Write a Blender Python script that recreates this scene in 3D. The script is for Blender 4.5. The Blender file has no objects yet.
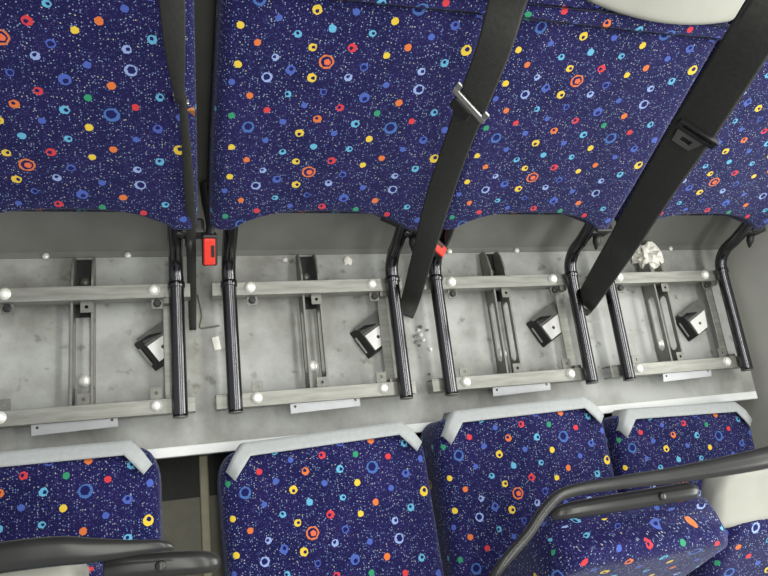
import bpy, bmesh, math, random
from mathutils import Vector, Matrix
random.seed(7)
R = math.radians
SC = bpy.context.scene
COL = SC.collection

# ------------------------------------------------------------------ camera
cd = bpy.data.cameras.new('camera')
cam = bpy.data.objects.new('camera', cd)
COL.objects.link(cam)
cam.location = (-0.2887, -0.1729, 1.3631)
cam.rotation_euler = (0.30257, -0.28603, -0.11720)
cd.sensor_width = 36.0
cd.lens = 665.0 / 768.0 * 36.0
cd.clip_start = 0.02
SC.camera = cam

# ------------------------------------------------------------------ world, lamps, exposure
wd = bpy.data.worlds.new('world')
SC.world = wd
wd.use_nodes = True
bg = wd.node_tree.nodes['Background']
bg.inputs[0].default_value = (0.93, 0.97, 1.0, 1)
bg.inputs[1].default_value = 0.42

def area(name, loc, rot, sx, sy, power, color=(1, 1, 1)):
    d = bpy.data.lights.new(name, 'AREA')
    d.shape = 'RECTANGLE'; d.size = sx; d.size_y = sy; d.energy = power; d.color = color
    o = bpy.data.objects.new(name, d); COL.objects.link(o)
    o.location = loc; o.rotation_euler = rot
    return o
area('ceiling_lamp', (-0.15, 0.2, 1.95), (0, 0, 0), 0.26, 3.6, 25, (1.0, 0.99, 0.94))
area('ceiling_lamp', (0.85, 0.2, 1.95), (0, 0, 0), 0.26, 3.6, 36, (1.0, 0.99, 0.94))
area('window_side_fill', (2.3, -0.25, 1.25), (0, R(68), 0), 1.0, 2.2, 62, (1.0, 1.0, 0.95))  # unseen light added on the window side for a milky, washed-out right
SC.view_settings.view_transform = 'Standard'
SC.view_settings.look = 'None'
SC.view_settings.gamma = 1.0
SC.view_settings.use_curve_mapping = False
SC.view_settings.exposure = 0.0

# ------------------------------------------------------------------ materials
def new_mat(name):
    m = bpy.data.materials.new(name); m.use_nodes = True
    nt = m.node_tree
    return m, nt, nt.nodes['Principled BSDF']

def srgb(r, g, b):
    f = lambda c: (c / 255 / 12.92) if c / 255 <= 0.04045 else ((c / 255 + 0.055) / 1.055) ** 2.4
    return (f(r), f(g), f(b), 1)

def plain(name, rgb, rough=0.5, metal=0.0, var=0.12, scale=40, bump=0.0, coat=0.0, stretch=None):
    m, nt, b = new_mat(name)
    b.inputs['Roughness'].default_value = rough
    b.inputs['Metallic'].default_value = metal
    b.inputs['Coat Weight'].default_value = coat
    tc = nt.nodes.new('ShaderNodeTexCoord')
    nz = nt.nodes.new('ShaderNodeTexNoise'); nz.inputs['Scale'].default_value = scale
    nz.inputs['Detail'].default_value = 4
    src = tc.outputs['Object']
    if stretch:
        mp = nt.nodes.new('ShaderNodeMapping'); mp.inputs['Scale'].default_value = stretch
        nt.links.new(src, mp.inputs[0]); src = mp.outputs[0]
    nt.links.new(src, nz.inputs['Vector'])
    cr = nt.nodes.new('ShaderNodeValToRGB')
    c = rgb
    cr.color_ramp.elements[0].position = 0.3
    cr.color_ramp.elements[1].position = 0.7
    cr.color_ramp.elements[0].color = (c[0] * (1 - var), c[1] * (1 - var), c[2] * (1 - var), 1)
    cr.color_ramp.elements[1].color = (min(1, c[0] * (1 + var)), min(1, c[1] * (1 + var)), min(1, c[2] * (1 + var)), 1)
    nt.links.new(nz.outputs['Fac'], cr.inputs[0])
    nt.links.new(cr.outputs[0], b.inputs['Base Color'])
    if bump:
        bp = nt.nodes.new('ShaderNodeBump'); bp.inputs['Strength'].default_value = bump
        bp.inputs['Distance'].default_value = 0.002
        nt.links.new(nz.outputs['Fac'], bp.inputs['Height'])
        nt.links.new(bp.outputs[0], b.inputs['Normal'])
    return m

DOTS = [(-0.0658, 0.2084, 0.009, 'y', 'p'), (-0.1378, 0.204, 0.0104, 'w', 'r'), (-0.1956, 0.1921, 0.0064, 'b', 'd'), (-0.1636, 0.1695, 0.0071, 'o', 'd'), (-0.1004, 0.176, 0.0068, 'c', 'p'), (-0.0433, 0.1847, 0.0069, 'b', 'r'), (-0.0064, 0.2138, 0.0081, 'w', 'p'), (0.0603, 0.2043, 0.0069, 'b', 'd'), (0.1203, 0.2, 0.0112, 'w', 'r'), (-0.0106, 0.157, 0.0081, 'r', 'p'), (0.0275, 0.1786, 0.0111, 'b', 'p'), (0.0909, 0.1719, 0.0078, 'o', 'd'), (0.0557, 0.1497, 0.0068, 'g', 'd'), (0.0207, 0.1266, 0.0087, 'c', 'p'), (0.0866, 0.1205, 0.0144, 'B', 'r'), (0.1226, 0.1365, 0.0071, 'r', 'd'), (0.1609, 0.157, 0.0081, 'c', 'p'), (-0.0127, 0.1052, 0.0068, 'b', 'd'), (0.0518, 0.0963, 0.0074, 'y', 'd'), (0.1549, 0.0985, 0.0094, 'b', 'p'), (0.1933, 0.1223, 0.0081, 'b', 'd'), (0.0193, 0.0735, 0.007, 'c', 'p'), (0.1193, 0.0758, 0.0067, 'b', 'd'), (0.0833, 0.0549, 0.0073, 'o', 'd'), (0.1889, 0.0589, 0.0112, 'y', 'p'), (-0.0085, 0.0468, 0.009, 'r', 'p'), (0.0501, 0.0387, 0.0069, 'y', 'd'), (0.1545, 0.0333, 0.0087, 'c', 'p'), (0.0166, 0.0161, 0.0082, 'b', 'r'), (0.1171, 0.0145, 0.008, 'w', 'p'), (-0.1322, 0.1442, 0.0068, 'r', 'd'), (-0.1921, 0.1307, 0.0069, 'g', 'd'), (-0.1615, 0.1099, 0.0129, 'B', 'r'), (-0.0715, 0.1572, 0.0064, 'b', 'd'), (-0.1031, 0.1226, 0.007, 'b', 'd'), (-0.0461, 0.1323, 0.0087, 'o', 'p'), (-0.0727, 0.1022, 0.009, 'y', 'p'), (-0.1289, 0.0842, 0.0062, 'b', 'd'), (-0.1882, 0.0683, 0.0069, 'y', 'd'), (-0.0449, 0.0756, 0.0074, 'c', 'd'), (-0.0971, 0.0612, 0.0073, 'c', 'p'), (-0.1587, 0.0428, 0.0069, 'o', 'd'), (-0.0717, 0.0422, 0.0078, 'y', 'p'), (-0.1278, 0.0203, 0.0071, 'w', 'p'), (-0.1878, 0.005, 0.0072, 'y', 'd'), (-0.1013, 0.0003, 0.0094, 'b', 'p'), (-0.0462, 0.0198, 0.0144, 'o', 'O'), (-0.2285, 0.1344, 0.006, 'c', 'd')]
TILE_U, TILE_V, LOW_V = 0.46, 0.2187, 0.2875
DCOL = dict(y=srgb(226, 194, 66), o=srgb(216, 116, 60), r=srgb(206, 62, 68), g=srgb(52, 146, 104),
            b=srgb(74, 96, 176), B=srgb(70, 106, 170), c=srgb(98, 172, 206), w=srgb(144, 164, 214))

def fabric_material():
    m, nt, b = new_mat('planet_fabric')
    N, L = nt.nodes, nt.links
    b.inputs['Roughness'].default_value = 0.92
    b.inputs['Specular IOR Level'].default_value = 0.15
    b.inputs['Sheen Weight'].default_value = 0.16
    b.inputs['Sheen Roughness'].default_value = 0.5
    b.inputs['Sheen Tint'].default_value = (0.75, 0.8, 1.0, 1)
    uv = N.new('ShaderNodeUVMap'); uv.uv_map = 'UVMap'
    # wobble the weave edges a little
    nz = N.new('ShaderNodeTexNoise'); nz.inputs['Scale'].default_value = 260; nz.inputs['Detail'].default_value = 1
    L.new(uv.outputs[0], nz.inputs['Vector'])
    wob = N.new('ShaderNodeVectorMath'); wob.operation = 'MULTIPLY_ADD'
    L.new(nz.outputs['Color'], wob.inputs[0])
    wob.inputs[1].default_value = (0.0035, 0.0035, 0)
    L.new(uv.outputs[0], wob.inputs[2])
    # wrap into one pattern repeat
    wr = N.new('ShaderNodeVectorMath'); wr.operation = 'WRAP'
    off = (-0.00175, -0.00175, 0)
    sh = N.new('ShaderNodeVectorMath'); sh.operation = 'ADD'; sh.inputs[1].default_value = off
    L.new(wob.outputs[0], sh.inputs[0]); L.new(sh.outputs[0], wr.inputs[0])
    wr.inputs[1].default_value = (TILE_U / 2, LOW_V + TILE_V, 1)
    wr.inputs[2].default_value = (-TILE_U / 2, LOW_V, -1)
    P = wr.outputs[0]
    # navy ground with a purple cast in places
    n2 = N.new('ShaderNodeTexNoise'); n2.inputs['Scale'].default_value = 9; n2.inputs['Detail'].default_value = 5
    L.new(uv.outputs[0], n2.inputs['Vector'])
    g = N.new('ShaderNodeValToRGB')
    g.color_ramp.elements[0].position = 0.38; g.color_ramp.elements[0].color = srgb(21, 21, 68)
    g.color_ramp.elements[1].position = 0.66; g.color_ramp.elements[1].color = srgb(32, 26, 78)
    L.new(n2.outputs['Fac'], g.inputs[0])
    cur = g.outputs[0]
    def mixin(fac, col):
        nonlocal cur
        mx = N.new('ShaderNodeMix'); mx.data_type = 'RGBA'
        L.new(fac, mx.inputs['Factor']); L.new(cur, mx.inputs['A'])
        if hasattr(col, 'is_linked'): L.new(col, mx.inputs['B'])
        else: mx.inputs['B'].default_value = col
        cur = mx.outputs['Result']
    # star-dust specks in three sizes
    for sc, rad, thr, strength, stops in ((330, 0.24, 0.66, 0.45, (srgb(120, 140, 190), srgb(96, 80, 150))),
                                (230, 0.21, 0.78, 0.65, (srgb(190, 205, 215), srgb(110, 150, 200))),
                                (150, 0.15, 0.86, 0.8, (srgb(215, 205, 150), srgb(90, 140, 215)))):
        vo = N.new('ShaderNodeTexVoronoi'); vo.voronoi_dimensions = '2D'; vo.inputs['Scale'].default_value = sc
        L.new(uv.outputs[0], vo.inputs['Vector'])
        sp = N.new('ShaderNodeSeparateColor'); L.new(vo.outputs['Color'], sp.inputs[0])
        lt = N.new('ShaderNodeMath'); lt.operation = 'LESS_THAN'; lt.inputs[1].default_value = rad
        L.new(vo.outputs['Distance'], lt.inputs[0])
        gt = N.new('ShaderNodeMath'); gt.operation = 'GREATER_THAN'; gt.inputs[1].default_value = thr
        L.new(sp.outputs[0], gt.inputs[0])
        mu = N.new('ShaderNodeMath'); mu.operation = 'MULTIPLY'
        L.new(lt.outputs[0], mu.inputs[0]); L.new(gt.outputs[0], mu.inputs[1])
        m2 = N.new('ShaderNodeMath'); m2.operation = 'MULTIPLY'; m2.inputs[1].default_value = strength
        L.new(mu.outputs[0], m2.inputs[0])
        cm = N.new('ShaderNodeMix'); cm.data_type = 'RGBA'
        L.new(sp.outputs[1], cm.inputs['Factor']); cm.inputs['A'].default_value = stops[0]; cm.inputs['B'].default_value = stops[1]
        mixin(m2.outputs[0], cm.outputs['Result'])
    def disc(cx, cy, r):
        d = N.new('ShaderNodeVectorMath'); d.operation = 'DISTANCE'
        L.new(P, d.inputs[0]); d.inputs[1].default_value = (cx, cy, 0)
        lt = N.new('ShaderNodeMath'); lt.operation = 'LESS_THAN'; lt.inputs[1].default_value = r
        L.new(d.outputs['Value'], lt.inputs[0])
        return lt.outputs[0]
    navy = srgb(24, 26, 84)
    for i, (u, v, r, c, t) in enumerate(DOTS):
        v += LOW_V; r *= 0.88
        spots = [(u, v)]
        if v - r < LOW_V: spots.append((u, v + TILE_V))
        if v + r > LOW_V + TILE_V: spots.append((u, v - TILE_V))
        if u + r > TILE_U / 2: spots.append((u - TILE_U, v))
        if u - r < -TILE_U / 2: spots.append((u + TILE_U, v))
        for (x, y) in spots:
            mixin(disc(x, y, r * 0.96), DCOL[c])
            a = i * 2.4
            if t == 'r': mixin(disc(x + 0.1 * r * math.cos(a), y + 0.1 * r * math.sin(a), r * 0.62), navy)
            elif t == 'p': mixin(disc(x + 0.26 * r * math.cos(a), y + 0.26 * r * math.sin(a), r * 0.42), navy)
            elif t == 'O':
                mixin(disc(x, y, r * 0.72), navy); mixin(disc(x + r * .12, y - r * .05, r * 0.42), srgb(226, 110, 70))
    L.new(cur, b.inputs['Base Color'])
    bp = N.new('ShaderNodeBump'); bp.inputs['Strength'].default_value = 0.25; bp.inputs['Distance'].default_value = 0.001
    L.new(nz.outputs['Fac'], bp.inputs['Height']); L.new(bp.outputs[0], b.inputs['Normal'])
    return m

def floor_material():
    m, nt, b = new_mat('scuffed_grey_floor')
    N, L = nt.nodes, nt.links
    b.inputs['Roughness'].default_value = 0.55
    tc = N.new('ShaderNodeTexCoord')
    n1 = N.new('ShaderNodeTexNoise'); n1.inputs['Scale'].default_value = 7; n1.inputs['Detail'].default_value = 7; n1.inputs['Roughness'].default_value = 0.62
    L.new(tc.outputs['Object'], n1.inputs['Vector'])
    r1 = N.new('ShaderNodeValToRGB')
    r1.color_ramp.elements[0].position = 0.36; r1.color_ramp.elements[0].color = srgb(142, 142, 134)
    r1.color_ramp.elements[1].position = 0.60; r1.color_ramp.elements[1].color = srgb(182, 184, 180)
    L.new(n1.outputs['Fac'], r1.inputs[0])
    n2 = N.new('ShaderNodeTexNoise'); n2.inputs['Scale'].default_value = 34; n2.inputs['Detail'].default_value = 3
    L.new(tc.outputs['Object'], n2.inputs['Vector'])
    r2 = N.new('ShaderNodeValToRGB')
    r2.color_ramp.elements[0].position = 0.62; r2.color_ramp.elements[0].color = (0, 0, 0, 1)
    r2.color_ramp.elements[1].position = 0.72; r2.color_ramp.elements[1].color = (1, 1, 1, 1)
    L.new(n2.outputs['Fac'], r2.inputs[0])
    # the stains lie only on the area behind the front bars
    sx = N.new('ShaderNodeSeparateXYZ'); L.new(tc.outputs['Object'], sx.inputs[0])
    gt = N.new('ShaderNodeMath'); gt.operation = 'GREATER_THAN'; gt.inputs[1].default_value = 0.0
    L.new(sx.outputs[1], gt.inputs[0])
    mu = N.new('ShaderNodeMath'); mu.operation = 'MULTIPLY'; L.new(r2.outputs[0], mu.inputs[0]); L.new(gt.outputs[0], mu.inputs[1])
    m3 = N.new('ShaderNodeMath'); m3.operation = 'MULTIPLY'; m3.inputs[1].default_value = 0.55; L.new(mu.outputs[0], m3.inputs[0])
    mx = N.new('ShaderNodeMix'); mx.data_type = 'RGBA'
    L.new(m3.outputs[0], mx.inputs['Factor']); L.new(r1.outputs[0], mx.inputs['A']); mx.inputs['B'].default_value = srgb(92, 86, 72)
    L.new(mx.outputs['Result'], b.inputs['Base Color'])
    return m

M = {}
M['fabric'] = fabric_material()
M['floor'] = floor_material()
M['panel'] = plain('grey_panel', srgb(122, 122, 117), 0.6, 0, 0.10, 14)
M['gapshade'] = plain('gap_shade_grey', srgb(74, 75, 70), 0.6, 0, 0.08, 14)  # shade tone for the gaps between the seat backs
M['wall'] = plain('side_wall', srgb(192, 192, 184), 0.6, 0, 0.05, 10)
M['nosing'] = plain('white_nosing', srgb(236, 238, 236), 0.45, 0, 0.03, 20)
M['lowfloor'] = plain('olive_grey_floor', srgb(112, 110, 96), 0.7, 0, 0.12, 30)
M['riser_and_shade'] = plain('black_riser_and_shade', srgb(34, 34, 32), 0.7, 0, 0.2, 60)  # dark riser face, and the shade painted on the floor strip
M['rail'] = plain('khaki_rail', srgb(140, 136, 112), 0.5, 0.1, 0.1, 30)
M['tube'] = plain('black_gloss_tube', srgb(88, 88, 90), 0.22, 1.0, 0.06, 20, 0, 0.0)
M['galv'] = plain('galvanised_bar', srgb(142, 142, 135), 0.42, 0.45, 0.22, 26, 0.1, 0, (0.5, 4, 4))
M['dark_steel'] = plain('dark_grey_steel', srgb(96, 96, 92), 0.5, 0.3, 0.18, 40)
M['plate_steel'] = plain('pedestal_steel', srgb(128, 128, 122), 0.45, 0.3, 0.15, 40)
M['zinc'] = plain('zinc_tab', srgb(120, 120, 114), 0.42, 0.5, 0.15, 60)
M['bolt'] = plain('bright_bolt', srgb(244, 244, 236), 0.35, 0.25, 0.1, 120)
M['alu'] = plain('aluminium_plate', srgb(176, 178, 180), 0.4, 0.3, 0.05, 40)
M['hole'] = plain('hole_shadow_black', srgb(18, 18, 18), 0.9)
M['black'] = plain('black_plastic', srgb(32, 32, 32), 0.45, 0, 0.15, 60)
M['grip'] = plain('grey_black_grip', srgb(44, 44, 43), 0.3, 0, 0.12, 30)
M['white'] = plain('white_plate', srgb(235, 235, 230), 0.5, 0, 0.04, 60)
M['greyplate'] = plain('grey_plate', srgb(120, 120, 116), 0.5, 0.2, 0.12, 60)
M['web'] = plain('belt_webbing', srgb(44, 44, 41), 0.8, 0, 0.16, 160, 0.3, 0, (1, 1, 1))
M['steel'] = plain('buckle_steel', srgb(190, 190, 186), 0.3, 0.8, 0.1, 60)
M['red'] = plain('red_button', srgb(226, 54, 36), 0.4, 0, 0.05, 60)
M['trim'] = plain('pale_grey_trim', srgb(176, 180, 180), 0.8, 0, 0.05, 120, 0.15)
M['cream'] = plain('cream_vinyl', srgb(164, 164, 154), 0.6, 0, 0.03, 40)
M['paper'] = plain('white_paper', srgb(244, 242, 232), 0.8, 0, 0.05, 60)
M['wire'] = plain('dull_wire', srgb(120, 116, 104), 0.5, 0.4)
M['tag'] = plain('brown_tag', srgb(172, 110, 50), 0.6)

# ------------------------------------------------------------------ mesh helpers
def obj(name, bm, mat, parent=None, smooth=False, loc=None, bevel=0.0):
    me = bpy.data.meshes.new(name)
    bmesh.ops.recalc_face_normals(bm, faces=bm.faces)
    bm.to_mesh(me); bm.free()
    o = bpy.data.objects.new(name, me); COL.objects.link(o)
    if mat: me.materials.append(M[mat])
    for p in me.polygons: p.use_smooth = smooth
    if parent: o.parent = parent
    if loc: o.location = loc
    if bevel:
        md = o.modifiers.new('bevel', 'BEVEL'); md.width = bevel; md.segments = 2
        md.limit_method = 'ANGLE'; md.angle_limit = R(35)
    return o

def empty(name, loc, rz=0.0):
    o = bpy.data.objects.new(name, None); COL.objects.link(o)
    o.location = loc; o.rotation_euler = (0, 0, rz); o.empty_display_size = 0.05
    return o

def tag(o, label, cat, group=None):
    o['label'] = label; o['category'] = cat
    if group: o['group'] = group
    return o

def struct(o): o['kind'] = 'structure'; return o

def copy_tree(o, parent=None):
    c = o.copy(); COL.objects.link(c)
    if parent: c.parent = parent
    for ch in list(o.children): copy_tree(ch, c)
    return c

def add_box(bm, x0, x1, y0, y1, z0, z1, mat=None):
    vs = [bm.verts.new((x, y, z)) for z in (z0, z1) for y in (y0, y1) for x in (x0, x1)]
    for f in ((0, 1, 3, 2), (4, 6, 7, 5), (0, 4, 5, 1), (2, 3, 7, 6), (0, 2, 6, 4), (1, 5, 7, 3)):
        bm.faces.new([vs[i] for i in f])
    if mat is not None: bmesh.ops.transform(bm, matrix=mat, verts=vs)
    return vs

def box(x0, x1, y0, y1, z0, z1, mat=None):
    bm = bmesh.new(); add_box(bm, x0, x1, y0, y1, z0, z1, mat); return bm

def smooth_path(pts, n=6):
    """Catmull-Rom through pts (tuples of any length)."""
    out = []
    P = [pts[0]] + list(pts) + [pts[-1]]
    for i in range(1, len(P) - 2):
        for k in range(n):
            t = k / n
            a, b, c, d = P[i - 1], P[i], P[i + 1], P[i + 2]
            out.append(tuple(0.5 * (2 * b[j] + (c[j] - a[j]) * t + (2 * a[j] - 5 * b[j] + 4 * c[j] - d[j]) * t * t
                                    + (3 * b[j] - a[j] - 3 * c[j] + d[j]) * t ** 3) for j in range(len(b))))
    out.append(tuple(pts[-1]))
    return out

def add_tube(bm, pts, rad, seg=16, flat=1.0, up=Vector((0, 0, 1)), cap=True):
    pts = [Vector(p[:3]) for p in pts]
    rads = rad if isinstance(rad, (list, tuple)) else [rad] * len(pts)
    t0 = (pts[1] - pts[0]).normalized()
    nrm = up - t0 * up.dot(t0)
    if nrm.length < 1e-4: nrm = Vector((1, 0, 0)) - t0 * t0.x
    nrm.normalize()
    rings = []
    for i, p in enumerate(pts):
        t = (pts[min(i + 1, len(pts) - 1)] - pts[max(i - 1, 0)]).normalized()
        nrm = (nrm - t * nrm.dot(t)).normalized()
        b = t.cross(nrm)
        rings.append([bm.verts.new(p + (nrm * math.cos(a) * flat + b * math.sin(a)) * rads[i])
                      for a in [2 * math.pi * k / seg for k in range(seg)]])
    for r0, r1 in zip(rings, rings[1:]):
        for k in range(seg):
            bm.faces.new((r0[k], r0[(k + 1) % seg], r1[(k + 1) % seg], r1[k]))
    if cap:
        bm.faces.new(rings[0][::-1]); bm.faces.new(rings[-1])
    return rings

def tube(pts, rad, seg=16, flat=1.0, up=Vector((0, 0, 1))):
    bm = bmesh.new(); add_tube(bm, pts, rad, seg, flat, up); return bm

def add_lathe(bm, prof, seg=16, mat=None):
    """prof: (r, z) pairs."""
    rings = []
    new = []
    for r, z in prof:
        ring = [bm.verts.new((r * math.cos(2 * math.pi * k / seg), r * math.sin(2 * math.pi * k / seg), z)) for k in range(seg)]
        rings.append(ring); new += ring
    for a, b in zip(rings, rings[1:]):
        for k in range(seg):
            bm.faces.new((a[k], a[(k + 1) % seg], b[(k + 1) % seg], b[k]))
    bm.faces.new(rings[0][::-1]); bm.faces.new(rings[-1])
    if mat is not None: bmesh.ops.transform(bm, matrix=mat, verts=new)

def bolt_bm(r=0.0105, h=0.008):
    bm = bmesh.new()
    add_lathe(bm, [(r * 1.15, 0), (r * 1.15, 0.0015), (r, 0.002), (r * 0.97, h * 0.5), (r * 0.75, h * 0.85), (r * 0.3, h)], 14)
    return bm

def plate(outer, holes, thick, mat4=None):
    """flat plate with holes; outline in local XY, thickness along +Z, as bmesh"""
    cu = bpy.data.curves.new('tmp', 'CURVE'); cu.dimensions = '2D'; cu.fill_mode = 'BOTH'
    cu.extrude = thick / 2
    for loop in [outer] + holes:
        sp = cu.splines.new('POLY'); sp.points.add(len(loop) - 1); sp.use_cyclic_u = True
        for p, q in zip(sp.points, loop): p.co = (q[0], q[1], 0, 1)
    o = bpy.data.objects.new('tmp', cu); COL.objects.link(o)
    bpy.context.view_layer.update()
    dg = bpy.context.evaluated_depsgraph_get()
    me = bpy.data.meshes.new_from_object(o.evaluated_get(dg))
    bm = bmesh.new(); bm.from_mesh(me)
    bmesh.ops.remove_doubles(bm, verts=bm.verts, dist=1e-6)
    bpy.data.objects.remove(o); bpy.data.curves.remove(cu); bpy.data.meshes.remove(me)
    if mat4 is not None: bmesh.ops.transform(bm, matrix=mat4, verts=bm.verts)
    return bm

def circ(cx, cy, r, n=14): return [(cx + r * math.cos(2 * math.pi * k / n), cy + r * math.sin(2 * math.pi * k / n)) for k in range(n)]
def rect(x0, x1, y0, y1): return [(x0, y0), (x1, y0), (x1, y1), (x0, y1)]
def slot(x0, x1, cy, r, n=8):
    a = [(x0 + r * math.cos(t), cy + r * math.sin(t)) for t in [math.pi / 2 + math.pi * k / n for k in range(n + 1)]]
    return a + [(x1 + r * math.cos(t), cy + r * math.sin(t)) for t in [-math.pi / 2 + math.pi * k / n for k in range(n + 1)]]

def strip(rows, thick):
    """webbing: rows of (centre, half-width vector)"""
    flat = [tuple(c) + tuple(h) for c, h in rows]
    flat = smooth_path(flat, 7)
    bm = bmesh.new(); rings = []
    for i, q in enumerate(flat):
        c, h = Vector(q[:3]), Vector(q[3:])
        t = Vector(flat[min(i + 1, len(flat) - 1)][:3]) - Vector(flat[max(i - 1, 0)][:3])
        n = t.cross(h).normalized() * thick / 2
        e = h * 0.86
        rings.append([bm.verts.new(p) for p in (c - h, c - e + n, c - h * .35 + n * .8, c + h * .35 + n * .8, c + e + n, c + h, c + e - n, c - e - n)])
    k = len(rings[0])
    for a, b in zip(rings, rings[1:]):
        for j in range(k): bm.faces.new((a[j], a[(j + 1) % k], b[(j + 1) % k], b[j]))
    bm.faces.new(rings[0][::-1]); bm.faces.new(rings[-1])
    return bm

def pad_bm(width, v0f, v1, depth, rad, crown=0.006, bolster=0.006, wf=None, dent=0.0, corner=0.0, nrow=26, vshift=0.0, ushift=0.0, edge=None):
    """Upholstered pad. Local frame: X across, Y = up along the pad, Z = out of the front face (front at z=0).
    v0f(x): lower edge; v1: upper edge; rad: edge roll radius; UVs in metres."""
    bm = bmesh.new(); uvl = bm.loops.layers.uv.new('UVMap')
    NF = 22
    def loop(w, inset, vt):
        pts = []
        hw = w - inset
        r = max(0.004, rad)
        # front face left -> right
        for k in range(NF + 1):
            s = -1 + 2 * k / NF
            x = s * (hw - r)
            z = -inset + crown * (1 - s * s) + bolster * max(0, abs(s) - 0.55) / 0.45 - bolster
            pts.append((x, z))
        for k in range(1, 6):
            a = math.pi / 2 * k / 6
            pts.append((hw - r + r * math.sin(a), -inset - r + r * math.cos(a)))
        pts.append((hw, -depth * .5)); pts.append((hw, -depth + inset + 0.012)); pts.append((hw - 0.012, -depth + inset))
        for k in range(1, 22): pts.append(((hw - 0.012) * (1 - 2 * k / 22), -depth + inset))
        pts.append((-hw + 0.012, -depth + inset)); pts.append((-hw, -depth + inset + 0.012)); pts.append((-hw, -depth * .5))
        for k in range(5, 0, -1):
            a = math.pi / 2 * k / 6
            pts.append((-(hw - r + r * math.sin(a)), -inset - r + r * math.cos(a)))
        return pts
    rows = []
    er = edge or rad * 0.9
    for k in range(6):
        a = math.pi / 2 * k / 5
        rows.append((er * (1 - math.sin(a)), 'lo', er * (1 - math.cos(a)), a))
    for k in range(1, nrow): rows.append((0.0, 'mid', k / nrow, 0))
    for k in range(5, -1, -1):
        a = math.pi / 2 * k / 5
        rows.append((er * (1 - math.sin(a)), 'hi', er * (1 - math.cos(a)), a))
    rings = []
    for inset, kind, q, q2 in rows:
        ring = []
        for (x, z) in loop(width, inset, 0):
            lo = v0f(x); hi = v1
            if corner:
                e = max(0.0, abs(x) - (width - corner)) / corner
                hi = v1 - corner * (1 - math.sqrt(max(0.0, 1 - min(1, e) ** 2)))
            if kind == 'lo': v = lo + q
            elif kind == 'hi': v = hi - q
            else: v = lo + er + (hi - lo - 2 * er) * q
            xx = x * (wf(v) if wf else 1.0)
            uvv = v
            if kind == 'lo': uvv = lo + er - (math.pi / 2 - q2) * er
            elif kind == 'hi': uvv = hi - er + (math.pi / 2 - q2) * er
            ring.append((bm.verts.new((xx, v, z)), uvv))
        rings.append(ring)
    n = len(rings[0])
    # perimeter arc length for u, zero at the centre of the front
    mid = rings[len(rings) // 2]
    arc = [0.0]
    for k in range(1, n): arc.append(arc[-1] + (mid[k][0].co - mid[k - 1][0].co).length)
    tot = arc[-1] + (mid[0][0].co - mid[-1][0].co).length
    c0 = arc[NF // 2]
    kb = n // 2 + NF // 2 - 1          # the seam runs up the middle of the back
    us = [a - c0 - (tot if k > kb else 0) for k, a in enumerate(arc)] + [-c0]
    ue = us[1:]                        # u at the far side of each face
    ue[kb] = us[kb] + (arc[kb + 1] - arc[kb])
    for i in range(len(rings) - 1):
        a, b = rings[i], rings[i + 1]
        for k in range(n):
            k2 = (k + 1) % n
            f = bm.faces.new((a[k][0], a[k2][0], b[k2][0], b[k][0]))
            uvs = [(us[k], a[k][1]), (ue[k], a[k2][1]), (ue[k], b[k2][1]), (us[k], b[k][1])]
            for lp, q in zip(f.loops, uvs): lp[uvl].uv = (q[0] + ushift, q[1] + vshift)
    for ring, s in ((rings[0], -1), (rings[-1], 1)):
        f = bm.faces.new([q[0] for q in (ring[::-1] if s < 0 else ring)])
        for lp in f.loops: lp[uvl].uv = (lp.vert.co.x, lp.vert.co.y + s * (0.57 * er - er - lp.vert.co.z) + vshift)
    return bm

# ------------------------------------------------------------------ setting
PZ = -0.065            # platform top
LZ = -0.20             # lower floor
bm = box(-2.2, 1.19, -0.078, 0.36, LZ - 0.02, PZ)
struct(obj('platform', bm, 'floor'))
bm = box(-2.2, 1.19, -0.098, -0.078, PZ - 0.03, PZ + 0.0015)
struct(obj('trim_1', bm, 'nosing', bevel=0.002))
struct(obj('trim_4', box(-2.2, 1.19, -0.094, -0.078, LZ, PZ - 0.03), 'riser_and_shade'))
struct(obj('floor', box(-2.2, 1.6, -2.4, 0.4, LZ - 0.12, LZ - 0.02), 'lowfloor'))
struct(obj('floor_shade_strip', box(-2.2, 1.19, -0.181, -0.078, LZ - 0.02, LZ), 'riser_and_shade'))  # black strip painting the shade beside the riser, between the pads
struct(obj('trim_5', box(-2.2, 1.19, -2.4, -0.181, LZ - 0.02, LZ), 'lowfloor'))
bm = box(-0.246, -0.226, -0.60, -0.094, LZ, LZ + 0.012)
struct(obj('trim_3', bm, 'rail', bevel=0.003))
# rear panel, leaning back behind the seats
REC = R(26)
def slab_back(s0=0.0, s1=1.25, off=0.0):
    bm = bmesh.new()
    d = Vector((0, math.sin(REC), math.cos(REC))); n = Vector((0, math.cos(REC), -math.sin(REC)))
    o = Vector((0, 0.335, PZ)) - n * off
    a, b = o + d * s0, o + d * s1
    n = n * (0.03 if not off else off)
    vs = []
    for x in (-2.2, 1.6):
        vs.append([bm.verts.new(Vector((x, 0, 0)) + p) for p in (a, b, b + n, a + n)])
    for k in range(4): bm.faces.new((vs[0][k], vs[0][(k + 1) % 4], vs[1][(k + 1) % 4], vs[1][k]))
    bm.faces.new(vs[0][::-1]); bm.faces.new(vs[1])
    return bm
struct(obj('wall_back', slab_back(), 'panel'))
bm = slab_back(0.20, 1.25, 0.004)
struct(obj('gap_shade_panel', bm, 'gapshade'))  # dark sheet standing in for the deep shade between the seat backs
struct(obj('trim_6', box(-2.2, 1.19, 0.324, 0.337, PZ, PZ + 0.003), 'panel'))
struct(obj('wall_right', box(1.30, 1.34, -2.4, 0.45, LZ - 0.02, 0.36), 'wall'))
struct(obj('trim_7', box(1.22, 1.30, -2.4, 0.40, LZ - 0.02, 0.10), 'wall', bevel=0.01))

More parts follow.
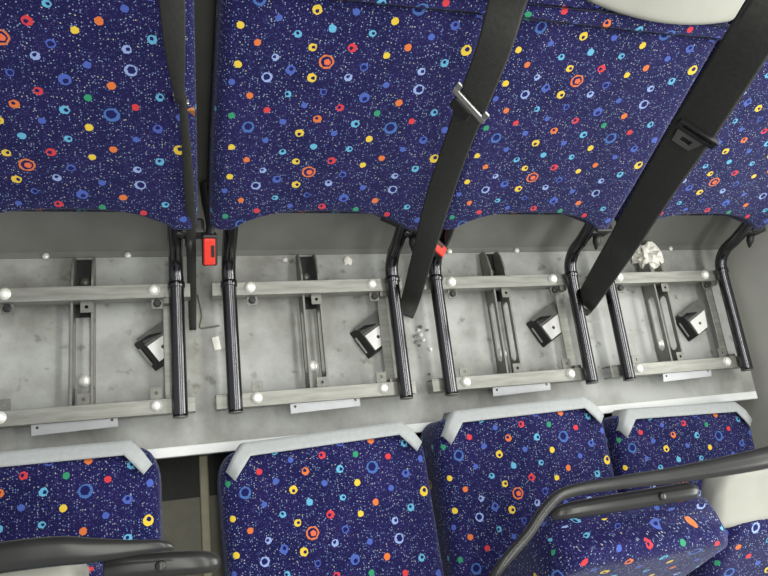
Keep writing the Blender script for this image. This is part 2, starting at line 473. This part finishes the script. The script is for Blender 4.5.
# ------------------------------------------------------------------ bus seats
P = 0.46
TX, TR = 0.178, 0.0145
PADM = Matrix.Translation((0, 0.23, 0)) @ Matrix.Rotation(math.pi / 2 - REC, 4, 'X')   # local Y up the recline, local Z out of the face

def make_seat():
    s = empty('bus_seat', (0, 0, 0))
    lo = lambda x: 0.160 + 0.050 * max(0.0, 1 - (abs(x) / 0.178) ** 2.4) ** 0.8
    bm = pad_bm(0.219, lo, 0.86, 0.095, 0.022, corner=0.06, edge=0.009, wf=lambda v: 1 - 0.05 * max(0, (v - 0.3) / 0.5))
    bmesh.ops.transform(bm, matrix=PADM, verts=bm.verts)
    back = obj('backrest', bm, 'fabric', s, True)
    # cream headrest set into the upper part
    ins = pad_bm(0.152, lambda x: 0.652 + 0.014 * (x / 0.152) ** 2 - 0.02 * x, 0.852, 0.03, 0.012, crown=0.012, bolster=0.0, corner=0.03)
    bmesh.ops.transform(ins, matrix=PADM @ Matrix.Translation((0.050, 0, 0.012)), verts=ins.verts)
    obj('headrest', ins, 'cream', back, True)
    bm = pad_bm(0.212, lambda x: 0.63, 0.655, 0.012, 0.006, crown=0.006, bolster=0.0)
    bmesh.ops.transform(bm, matrix=PADM @ Matrix.Translation((0, 0, 0.004)), verts=bm.verts)
    obj('seam_roll', bm, 'fabric', back, True)
    # two bent side rails
    for sx in (-1, 1):
        x = sx * TX
        pts = [(x, -0.028, TR), (x, 0.05, TR), (x, 0.14, TR), (x, 0.225, TR), (x, 0.262, TR + 0.006), (x, 0.286, 0.045), (x, 0.300, 0.085),
               (x, 0.318, 0.125), (x, 0.343, 0.175), (x, 0.368, 0.225), (x, 0.43, 0.35)]
        t = obj('side_rail', tube(smooth_path(pts, 8), TR, 32), 'tube', s, True)
        bm = bmesh.new()
        add_lathe(bm, [(TR * 1.02, 0), (TR * 1.02, 0.002), (TR * 0.8, 0.003)], 18, Matrix.Translation((x, -0.028, TR)) @ Matrix.Rotation(math.pi / 2, 4, 'X'))
        obj('end_cap', bm, 'zinc', t, True)
        # weld collar where the rail starts to rise
        bm = bmesh.new()
        add_lathe(bm, [(TR * 1.12, -0.006), (TR * 1.16, -0.004), (TR * 1.16, 0.004), (TR * 1.12, 0.006)], 18, Matrix.Translation((x, 0.235, TR)) @ Matrix.Rotation(math.pi / 2, 4, 'X'))
        obj('collar', bm, 'tube', t, True)
    # cross bars (folded channel) with two round-headed bolts each
    for yc, x0, x1 in ((0.229, -0.212, 0.205), (-0.004, -0.214, 0.207)):
        bm = bmesh.new()
        add_box(bm, x0, x1, yc - 0.0145, yc + 0.0145, -0.004, 0.0)
        add_box(bm, x0, x1, yc + 0.0115, yc + 0.0145, -0.034, -0.004)
        add_box(bm, x0, x1, yc - 0.0145, yc - 0.0115, -0.034, -0.004)
        cb = obj('cross_bar', bm, 'galv', s, bevel=0.001)
        for bx in (-0.1345, 0.1345):
            obj('bolt', bolt_bm(), 'bolt', cb, True, loc=(bx, yc + 0.002, 0))
    # upright pedestal plates with a long slot, forked at the rear
    for x in (-0.019, 0.018):
        H = 0.046
        outer = [(-0.002, -0.061), (0.318, -0.061), (0.318, -0.040), (0.300, -0.026), (0.262, -0.015), (-0.002, -0.015)]
        m4 = Matrix.Translation((x, 0, 0)) @ Matrix(((0, 0, 1, 0), (1, 0, 0, 0), (0, 1, 0, 0), (0, 0, 0, 1)))
        obj('pedestal_plate', plate(outer, [slot(0.055, 0.175, -0.039, 0.012)], 0.004, m4), 'plate_steel', s)
    obj('pedestal_foot', box(-0.017, 0.016, 0.195, 0.318, PZ, -0.060), 'black', s)
    obj('floor_bolt', bolt_bm(0.012, 0.009), 'bolt', s, True, loc=(-0.001, 0.066, PZ))
    obj('floor_bolt', bolt_bm(0.011, 0.009), 'zinc', s, True, loc=(0.0, 0.268, -0.060))
    # small drilled tabs on the bars
    for tx, ty, sgn in ((-0.130, 0.0215, 1), (0.004, 0.0215, 1), (0.1345, 0.0235, 1), (-0.130, 0.205, -1), (0.008, 0.203, -1), (0.140, 0.205, -1)):
        hh = 0.011
        bm = plate(rect(tx - hh, tx + hh, ty - hh, ty + hh), [circ(tx, ty, 0.0035)], 0.003, Matrix.Translation((0, 0, -0.010 if sgn > 0 else -0.012)))
        add_box(bm, tx - hh, tx + hh, ty - sgn * hh - 0.002, ty - sgn * hh + 0.001, -0.030, -0.009)
        tb = obj('mounting_tab', bm, 'zinc', s)
        if ty > 0.1 and abs(tx) > 0.05:
            bm = bmesh.new(); add_lathe(bm, [(0.008, 0), (0.008, 0.005), (0.006, 0.006)], 6)
            obj('nut', bm, 'black', tb, loc=(tx, ty, -0.010))
    # flat side strip under the right rail
    obj('side_strip', box(0.150, 0.172, 0.010, 0.2145, -0.030, -0.026), 'galv', s, bevel=0.001)
    for sy in (0.012, 0.209): obj('strip_spacer', box(0.152, 0.170, sy - 0.006, sy + 0.006, -0.026, -0.004), 'zinc', s)
    # drilled aluminium plate hooked on the front bar
    hol = [circ(-0.064, 0, 0.0028), circ(0.064, 0, 0.0028)]
    bm = plate(rect(-0.074, 0.074, -0.0135, 0.0135), hol, 0.002, Matrix.Translation((0.008, -0.0225, -0.011)) @ Matrix.Rotation(R(14), 4, 'X') @ Matrix.Rotation(R(1.5), 4, 'Z'))
    obj('front_plate', bm, 'alu', s)
    # black recliner block between this seat and the next
    bm = box(0.186, 0.232, 0.302, 0.334, 0.095, 0.135)
    add_box(bm, 0.176, 0.20, 0.300, 0.325, 0.100, 0.130)
    pv = obj('pivot_block', bm, 'black', s, bevel=0.006)
    bm = bmesh.new(); add_lathe(bm, [(0.009, 0), (0.009, 0.018), (0.003, 0.034), (0.001, 0.036)], 12, Matrix.Translation((0.205, 0.305, 0.108)) @ Matrix.Rotation(R(115), 4, 'X'))
    obj('pivot_stud', bm, 'black', pv, True)
    return s

seat_labels = ['bus seat with blue planet fabric back and bare frame, leftmost in the cushionless row',
               'bus seat with bare frame, second from left, dirty floor patch under it',
               'bus seat with cream headrest corner showing, third from left, bare frame below',
               'bus seat with bare frame nearest the right wall, half behind the wide belt']
seat0 = make_seat()
for i, lab in enumerate(seat_labels):
    s = seat0 if i == 0 else copy_tree(seat0)
    s.location = ((i - 1) * P, 0, 0)
    for ch in s.children:          # the drilled plates hang a little differently on each bar
        if ch.name.startswith('front_plate'): ch.location.x = (-0.018, 0.0, 0.0, 0.006)[i]
    tag(s, lab, 'bus seat', 'bus seats without cushions')
# ------------------------------------------------------------------ angled brackets lying under the frames
def make_bracket():
    b = empty('angled_bracket', (0, 0, PZ))
    A, B = Vector((0.53, -0.848)), Vector((0.848, 0.53))
    bm = bmesh.new()
    def pt(a, w, z): v = A * a + B * w; return (v.x, v.y, z)
    # wedge shaped black body
    lo = [(0, 0), (0.074, 0), (0.074, 0.054), (0, 0.100)]
    hi = [(0.008, 0.013), (0.068, 0.013), (0.070, 0.052), (0.026, 0.080)]
    v0 = [bm.verts.new(pt(a, w, 0.0)) for a, w in lo]
    v1 = [bm.verts.new(pt(a, w, 0.030)) for a, w in hi]
    bm.faces.new(v0[::-1]); bm.faces.new(v1)
    for k in range(4): bm.faces.new((v0[k], v0[(k + 1) % 4], v1[(k + 1) % 4], v1[k]))
    obj('bracket_body', bm, 'black', b, bevel=0.003)
    m4 = Matrix(((A.x, B.x, 0, 0), (A.y, B.y, 0, 0), (0, 0, 1, 0.0315), (0, 0, 0, 1)))
    obj('white_plate', plate([(0.027, 0.016), (0.066, 0.016), (0.066, 0.053), (0.027, 0.078)], [circ(0.046, 0.040, 0.0042)], 0.003, m4), 'white', b)
    bm = bmesh.new()
    vs = [bm.verts.new(pt(a, w, z)) for a, w, z in ((-0.002, 0.010, 0.016), (-0.002, 0.097, 0.016), (0.026, 0.079, 0.033), (0.026, 0.015, 0.033))]
    vt = [bm.verts.new(Vector(v.co) + Vector((0, 0, -0.003))) for v in vs]
    bm.faces.new(vs); bm.faces.new(vt[::-1])
    for k in range(4): bm.faces.new((vs[k], vt[k], vt[(k + 1) % 4], vs[(k + 1) % 4]))
    obj('grey_flap', bm, 'greyplate', b)
    bm = box(0.018, 0.060, 0.000, 0.0045, 0.010, 0.0125, Matrix(((A.x, B.x, 0, 0), (A.y, B.y, 0, 0), (0, 0, 1, 0), (0, 0, 0, 1))))
    obj('edge_clip', bm, 'greyplate', b)
    return b
br0 = make_bracket()
brl = ['black bracket with white drilled plate on the floor under the leftmost seat frame',
       'black bracket with white plate under the second seat frame, beside the belt anchor',
       'black bracket with white plate and exposed slotted side under the third seat frame',
       'black bracket with white plate leaning under the rightmost seat frame']
for i, ((x, y, rz), lab) in enumerate(zip(((-0.370, 0.135, 3), (0.087, 0.135, 0), (0.535, 0.137, -2), (0.974, 0.130, -4)), brl)):
    b = br0 if i == 0 else copy_tree(br0)
    b.location = (x, y, PZ); b.rotation_euler = (0, 0, R(rz))
    tag(b, lab, 'bracket', 'angled brackets under the seat frames')

# ------------------------------------------------------------------ seat cushions in front of the platform
def make_cushion():
    c = empty('seat_cushion', (0, 0, 0))
    wf = lambda v: 1.0
    bm = pad_bm(0.207, lambda x: -0.345, -0.004, 0.13, 0.026, crown=0.012, bolster=0.002, corner=0.045, vshift=0.70, ushift=0.002)
    obj('pad', bm, 'fabric', c, True)
    obj('base_pan', box(-0.185, 0.185, -0.330, -0.03, LZ - 0.05 - 0.0, -0.125), 'black', c, bevel=0.006)
    # pale strip folded over the rear edge, its two ends turned down diagonally
    out = [(-0.172, -0.054), (-0.188, -0.036), (-0.158, 0.004), (0.158, 0.004), (0.190, -0.034), (0.172, -0.052), (0.140, -0.022), (-0.142, -0.022)]
    bm = bmesh.new()
    pro = [(0.004, -0.05), (0.008, -0.02), (0.006, -0.004)]
    top = []
    def zt(x, y):
        e = max(0, y + 0.026) / 0.030
        f = max(0, abs(x) - 0.16) / 0.045
        return 0.0125 - 0.012 * min(1, e) ** 2 - 0.010 * min(1, f) ** 2
    n = 24
    inner = []; outer = []
    for k in range(n + 1):
        s = -1 + 2 * k / n
        inner.append((s * 0.148, -0.019)); outer.append((s * 0.160, 0.006))
    inner = [(-0.180, -0.060), (-0.166, -0.042)] + inner + [(0.166, -0.040), (0.180, -0.056)]
    outer = [(-0.194, -0.042), (-0.178, -0.016)] + outer + [(0.178, -0.016), (0.194, -0.040)]
    rows = []
    for t in (0, 0.25, 0.5, 0.75, 1.0):
        rows.append([bm.verts.new((a[0] + (b[0] - a[0]) * t, a[1] + (b[1] - a[1]) * t, 0)) for a, b in zip(inner, outer)])
    for r_ in rows:
        for v in r_: v.co.z = zt(v.co.x, v.co.y) + 0.0015
    rows.append([bm.verts.new((v.co.x, v.co.y + 0.001, v.co.z - 0.05)) for v in rows[-1]])
    for a, b in zip(rows, rows[1:]):
        for k in range(len(a) - 1): bm.faces.new((a[k], a[k + 1], b[k + 1], b[k]))
    t = obj('top_trim', bm, 'trim', c, True)
    sd = t.modifiers.new('solid', 'SOLIDIFY'); sd.thickness = 0.003; sd.offset = 0
    return c
cu0 = make_cushion()
cul = ['blue planet fabric seat pad with grey edge strip, leftmost of the lower row',
       'blue planet fabric seat pad with grey edge strip, right of the dark floor gap',
       'blue planet fabric seat pad with grey edge strip, under the bent grab handle',
       'blue planet fabric seat pad with grey edge strip, rightmost and slightly lower']
for i, ((x, y, z, rz), lab) in enumerate(zip(((-0.528, -0.074, 0.05, 0.0), (-0.012, -0.092, 0.05, 2.2), (0.424, -0.072, 0.052, 1.0), (0.885, -0.106, 0.0, -1.5)), cul)):
    c = cu0 if i == 0 else copy_tree(cu0)
    c.location = (x, y, z); c.rotation_euler = (0, 0, R(rz))
    tag(c, lab, 'seat cushion', 'seat cushions in the lower row')

# ------------------------------------------------------------------ seats of the row in front, with grab handles
def front_seat(x0, wid, zt, yt):
    f = empty('front_seat', (x0, 0, LZ))
    T = Matrix.Translation((0, yt, zt - LZ)) @ Matrix.Rotation(math.pi / 2 - R(26), 4, 'X')
    bm = pad_bm(wid, lambda x: -0.60, 0.0, 0.085, 0.024, crown=0.008, corner=0.06)
    bmesh.ops.transform(bm, matrix=T, verts=bm.verts)
    b = obj('backrest', bm, 'fabric', f, True)
    obj('seat_base', box(-0.17, 0.17, -0.72, -0.55, 0.0, 0.12), 'black', f, bevel=0.01)
    return f, b, T

f, b, T = front_seat(0.405, 0.172, 0.44, -0.338)
tag(f, 'near blue seat back at lower right with bent black grab handle', 'bus seat')
ox = lambda pts: [(p[0] - 0.405, p[1], p[2] - LZ) for p in pts]
pts = [(0.105, -0.375, 0.44), (0.100, -0.32, 0.50), (0.154, -0.277, 0.505), (0.190, -0.246, 0.505), (0.228, -0.229, 0.505), (0.318, -0.226, 0.505), (0.424, -0.226, 0.50), (0.596, -0.219, 0.50), (0.75, -0.203, 0.49), (0.82, -0.23, 0.44)]
sp = smooth_path([p + (r,) for p, r in zip(ox(pts), (.006, .0065, .007, .0075, .008, .0095, .012, .0165, .018, .016))], 7)
hb = obj('grab_handle', tube(sp, [q[3] for q in sp], 16), 'grip', f, True)
pts = [(0.225, -0.262, 0.452), (0.245, -0.258, 0.458), (0.304, -0.257, 0.46), (0.393, -0.256, 0.46), (0.462, -0.255, 0.46), (0.475, -0.255, 0.458)]
sp = smooth_path([p + (r,) for p, r in zip(ox(pts), (.006, .011, .013, .0135, .0135, .010))], 6)
lb = obj('handle_base', tube(sp, [q[3] for q in sp], 16), 'grip', f, True)
bm = bmesh.new(); add_lathe(bm, [(0.006, 0), (0.006, 0.003), (0.004, 0.0045)], 16, Matrix.Translation((0.405 - 0.405, -0.2555, 0.4725 - LZ)))
obj('screw_cap', bm, 'grip', lb, True)
bm = pad_bm(0.18, lambda x: -0.115, 0.0, 0.05, 0.02, crown=0.008, corner=0.05)
bmesh.ops.transform(bm, matrix=Matrix.Translation((0.765 - 0.405, -0.235, 0.405 - LZ)) @ Matrix.Rotation(math.pi / 2 - R(66), 4, 'X'), verts=bm.verts)
obj('headrest', bm, 'cream', f, True)

bm = pad_bm(0.20, lambda x: -0.26, 0.0, 0.07, 0.03, crown=0.012, corner=0.05, vshift=0.5)
bmesh.ops.transform(bm, matrix=Matrix.Translation((0.80 - 0.405, -0.335, 0.375 - LZ)) @ Matrix.Rotation(math.pi / 2 - R(50), 4, 'X'), verts=bm.verts)
obj('side_bolster', bm, 'fabric', f, True)

f, b, T = front_seat(-0.60, 0.232, 0.46, -0.305)
tag(f, 'near seat back at lower left with thick grey-black grab handle', 'bus seat')
ox = lambda pts: [(p[0] + 0.60, p[1], p[2] - LZ) for p in pts]
pts = [(-0.62, -0.235, 0.47), (-0.55, -0.222, 0.49), (-0.476, -0.216, 0.50), (-0.42, -0.217, 0.50), (-0.385, -0.221, 0.50), (-0.344, -0.224, 0.50), (-0.31, -0.226, 0.498), (-0.298, -0.230, 0.492)]
sp = smooth_path([p + (r,) for p, r in zip(ox(pts), (.014, .016, .0165, .016, .0135, .009, .006, .004))], 7)
obj('grab_handle', tube(sp, [q[3] for q in sp], 16), 'grip', f, True)
pts = [(-0.375, -0.247, 0.46), (-0.355, -0.247, 0.46), (-0.324, -0.249, 0.46), (-0.275, -0.253, 0.46), (-0.254, -0.256, 0.456), (-0.246, -0.257, 0.450)]
sp = smooth_path([p + (r,) for p, r in zip(ox(pts), (.013, .0145, .0145, .014, .012, .007))], 6)
lb = obj('handle_base', tube(sp, [q[3] for q in sp], 16), 'grip', f, True)
bm = bmesh.new(); add_lathe(bm, [(0.0065, 0), (0.0065, 0.003), (0.0045, 0.0045)], 16, Matrix.Translation((-0.312 + 0.60, -0.250, 0.4735 - LZ)))
obj('screw_cap', bm, 'grip', lb, True)
bm = pad_bm(0.17, lambda x: -0.30, 0.0, 0.05, 0.02, crown=0.01, corner=0.03)
bmesh.ops.transform(bm, matrix=Matrix.Translation((0.035, -0.243, 0.470 - LZ)) @ Matrix.Rotation(math.pi / 2 - R(50), 4, 'X'), verts=bm.verts)
obj('headrest', bm, 'cream', f, True)

# ------------------------------------------------------------------ seat belts
def belt(name, rows, label, extra=None):
    e = empty(name, rows[-1][0])
    base = Vector(rows[-1][0])
    rr = [((c[0] - base.x, c[1] - base.y, c[2] - base.z), h) for c, h in rows]
    obj('webbing', strip(rr, 0.0022), 'web', e, True)
    tag(e, label, 'seat belt', 'hanging seat belts')
    return e, base
B1 = [((-0.2831, 0.4767, 0.6353), (-0.018, 0.0003, -0.0059)), ((-0.2794, 0.4492, 0.5958), (-0.0168, 0.0007, -0.0054)), ((-0.2768, 0.4182, 0.5331), (-0.0138, 0.0005, -0.0044)), ((-0.2708, 0.3939, 0.4407), (-0.0064, 0.0001, -0.0021))]
B1b = [((-0.2675, 0.408, 0.4459), (-0.0057, 0.0002, -0.0018)), ((-0.2634, 0.3843, 0.3749), (-0.0068, 0.0003, -0.0022)), ((-0.2588, 0.3554, 0.2916), (-0.0081, 0.0004, -0.0026)), ((-0.2553, 0.3272, 0.2082), (-0.0086, 0.0006, -0.0027)), ((-0.2531, 0.2958, 0.1125), (-0.0092, 0.0009, -0.0028)), ((-0.2513, 0.2328, -0.0143), (-0.0089, 0.0008, -0.0027)), ((-0.2512, 0.1571, -0.055), (-0.007, 0.0006, -0.0021))]
B2 = [((0.135, 0.412, 0.7765), (-0.0216, 0.0113, -0.0038)), ((0.1345, 0.3933, 0.7273), (-0.0219, 0.0102, -0.0043)), ((0.1343, 0.3596, 0.6738), (-0.0211, 0.0099, -0.0041)), ((0.1387, 0.3301, 0.5793), (-0.0201, 0.0102, -0.0037)), ((0.1498, 0.31, 0.4789), (-0.0193, 0.0093, -0.0037)), ((0.1637, 0.278, 0.3542), (-0.0208, 0.009, -0.0043)), ((0.1809, 0.2333, 0.2159), (-0.0196, 0.0078, -0.0042)), ((0.2331, 0.2078, -0.02), (-0.0198, 0.0081, -0.0042)), ((0.2224, 0.1675, -0.055), (-0.0177, 0.0081, -0.0035))]
B3 = [((0.3495, 0.2837, 0.9413), (-0.0199, 0.0171, -0.0017)), ((0.3385, 0.2513, 0.8846), (-0.0215, 0.0175, -0.002)), ((0.3633, 0.237, 0.8013), (-0.0228, 0.0177, -0.0024)), ((0.3987, 0.2257, 0.7005), (-0.024, 0.0186, -0.0026)), ((0.4477, 0.2086, 0.5589), (-0.0235, 0.0177, -0.0026)), ((0.5233, 0.1933, 0.372), (-0.0232, 0.0174, -0.0027)), ((0.556, 0.1711, 0.2563), (-0.0219, 0.0167, -0.0024)), ((0.7068, 0.1811, -0.045), (-0.022, 0.0169, -0.0024)), ((0.6932, 0.1615, -0.058), (-0.0177, 0.0143, -0.0017))]

e, base = belt('seat_belt', B1, 'narrow twisted seat belt hanging in the gap between the two left seats')
rr = [((c[0] - base.x, c[1] - base.y, c[2] - base.z), h) for c, h in B1b]
obj('webbing', strip(rr, 0.0022), 'web', e, True)
bm = box(-0.012, 0.012, -0.004, 0.004, -0.004, 0.004, Matrix.Translation(Vector((-0.268, 0.422, 0.400)) - base) @ Matrix.Rotation(R(35), 4, 'Y'))
add_box(bm, -0.004, 0.003, -0.003, 0.003, -0.014, 0.004, Matrix.Translation(Vector((-0.276, 0.424, 0.412)) - base) @ Matrix.Rotation(R(-25), 4, 'Y'))
obj('latch_tongue', bm, 'steel', e, bevel=0.001)
bm = box(-0.006, 0.006, -0.003, 0.003, -0.010, 0.010, Matrix.Translation(Vector((-0.2535, 0.419, 0.372)) - base))
obj('stitched_tag', bm, 'tag', e, bevel=0.001)

e, base = belt('seat_belt', B2, 'dark seat belt with bright metal latch tongue, hanging between the middle seats')
# metal tongue: a bar with two upturned ends round the webbing, black grip below
U = (Vector((0.145, 0.300, 0.584)) - Vector((0.107, 0.349, 0.585))).normalized()
def frame4(o, u, v):
    u = u.normalized(); w = u.cross(v).normalized(); v2 = w.cross(u)
    return Matrix(((u.x, v2.x, w.x, o.x), (u.y, v2.y, w.y, o.y), (u.z, v2.z, w.z, o.z), (0, 0, 0, 1)))
UPV = (Vector(B2[3][0]) - Vector(B2[4][0])).normalized()
m4 = frame4(Vector((0.1275, 0.322, 0.590)) - base, U, UPV)
bm = box(-0.033, 0.033, -0.0055, 0.0055, -0.002, 0.002, m4)
add_box(bm, -0.033, -0.024, 0.0055, 0.018, -0.002, 0.002, m4)
add_box(bm, 0.024, 0.033, 0.0055, 0.018, -0.002, 0.002, m4)
obj('latch_tongue', bm, 'steel', e, bevel=0.0015)
bm = box(-0.024, 0.012, -0.030, -0.0055, -0.004, 0.004, m4)
obj('tongue_grip', bm, 'black', e, bevel=0.004)

e, base = belt('seat_belt', B3, 'wide dark seat belt slanting across the two right seats, black plastic tongue')
# second strap fanned out beside the first towards the floor
B3b = []
for i, (c, h) in enumerate(B3):
    k = max(0, i - 3) * 0.07
    B3b.append(((c[0] - base.x + h[0] * -k * 1.0, c[1] - base.y + h[1] * -k, c[2] - base.z + 0.005), tuple(q * (0.92 - 0.06 * max(0, i - 3)) for q in h)))
obj('webbing', strip(B3b, 0.0020), 'web', e, True)
U3 = Vector(B3[3][1]).normalized(); V3 = (Vector(B3[2][0]) - Vector(B3[3][0])).normalized()
m4 = frame4(Vector(B3[3][0]) - base + Vector((-0.002, -0.006, 0.012)), U3, V3)
bm = plate([(-0.030, -0.006), (0.030, -0.006), (0.030, 0.010), (-0.030, 0.010)], [slot(-0.02, 0.02, 0.003, 0.003)], 0.006, m4)
obj('tongue_grip', bm, 'black', e, bevel=0.001)
bm = plate([(-0.012, -0.034), (0.016, -0.034), (0.024, -0.004), (-0.018, -0.004)], [rect(-0.006, 0.010, -0.027, -0.015)], 0.003, m4)
obj('latch_tongue', bm, 'dark_steel', e)

# ------------------------------------------------------------------ red-button belt buckles
def make_buckle():
    b = empty('belt_buckle', (0, 0, 0))
    obj('housing', box(-0.0145, 0.0145, -0.012, 0.010, -0.030, 0.034), 'black', b, bevel=0.004)
    obj('release_button', box(-0.012, 0.010, -0.0155, -0.006, -0.027, 0.027), 'red', b, bevel=0.003)
    obj('slot', box(0.002, 0.0085, -0.0165, -0.012, -0.010, 0.014), 'black', b, bevel=0.001)
    obj('stalk', tube(smooth_path([(0, 0.0, 0.03), (0.002, 0.006, 0.05), (-0.004, 0.03, 0.085), (-0.008, 0.06, 0.12)], 6), 0.009, 10, 0.45), 'black', b, True)
    return b
k0 = make_buckle()
k0.location = (-0.219, 0.278, 0.105); k0.rotation_euler = (R(-52), 0, 0)
tag(k0, 'red button belt buckle hanging between the two left seats', 'belt buckle')
k1 = copy_tree(k0)
k1.location = (0.251, 0.282, 0.105); k1.rotation_euler = (R(-52), R(-14), R(58))
tag(k1, 'red buckle seen edge-on beside the middle seat belt', 'belt buckle')

# ------------------------------------------------------------------ litter on the platform
def lump(name, x, y, r, mat, flat=0.6, jit=0.35, sub=2, z=PZ):
    bm = bmesh.new(); bmesh.ops.create_icosphere(bm, subdivisions=sub, radius=r)
    for v in bm.verts:
        v.co *= 1 + random.uniform(-jit, jit); v.co.z *= flat
    zmin = min(v.co.z for v in bm.verts)
    for v in bm.verts: v.co.z -= zmin
    return obj(name, bm, mat, None, False, (x, y, z))
tis = lump('paper_tissue', 0.915, 0.298, 0.034, 'paper', 0.75, 0.42, 3)
tag(tis, 'crumpled white tissue on the floor behind the rightmost seat frame', 'tissue')
for i, (x, y) in enumerate(((0.254, 0.134), (0.260, 0.141), (0.245, 0.120), (0.263, 0.110), (0.246, 0.106), (0.252, 0.098), (0.278, 0.087), (0.267, 0.030), (0.277, 0.133), (0.258, 0.122))):
    tag(lump('crumb', x, y, random.uniform(0.0035, 0.006), 'paper' if i % 3 == 0 else 'greyplate', 0.6, 0.3, 1), 'tiny crumb on the floor between the two middle seat frames', 'crumb', 'crumbs between the middle seats')
for i, (x, y) in enumerate(((-0.030, 0.308), (-0.045, 0.312), (-0.012, 0.306))):
    tag(lump('crumb', x, y, 0.006, 'paper' if i == 1 else 'rail', 0.5, 0.35, 1), 'pale crumb at the foot of the back panel, left of the forked plates', 'crumb', 'crumbs at the back panel')
tag(lump('paper_scrap', 0.100, 0.306, 0.010, 'paper', 0.35, 0.35, 2), 'white paper scrap at the foot of the back panel, second seat', 'paper scrap')
pt_ = obj('paper_tag', box(-0.007, 0.007, -0.014, 0.014, 0, 0.002, Matrix.Rotation(R(10), 4, 'Z')), 'paper', None, False, (-0.204, 0.128, PZ))
tag(pt_, 'small white paper tag on the floor in the left seat gap', 'paper tag')
w = obj('wire', tube(smooth_path([(-0.239, 0.235, PZ + 0.002), (-0.232, 0.19, PZ + 0.003), (-0.236, 0.164, PZ + 0.002), (-0.219, 0.163, PZ + 0.002), (-0.196, 0.166, PZ + 0.002)], 6), 0.0018, 8), 'wire', None, True)
tag(w, 'thin bent wire on the floor beside the narrow left belt', 'wire')
for i, (x, lab) in enumerate(((-0.535, 'round rivet head at the foot of the back panel, far left'), (-0.378, 'round rivet head at the foot of the back panel, left of the first rail'), (0.36, 'small rivet head at the foot of the back panel, left of the third fork'), (0.545, 'small rivet head at the foot of the back panel, right of the third fork'), (1.02, 'small rivet head at the foot of the back panel, near the right rail'))):
    bm = bmesh.new(); add_lathe(bm, [(0.007, 0), (0.007, 0.003), (0.004, 0.006)], 12)
    tag(obj('rivet', bm, 'bolt', None, True, (x, 0.327, PZ + 0.003)), lab, 'rivet', 'rivets along the back panel')
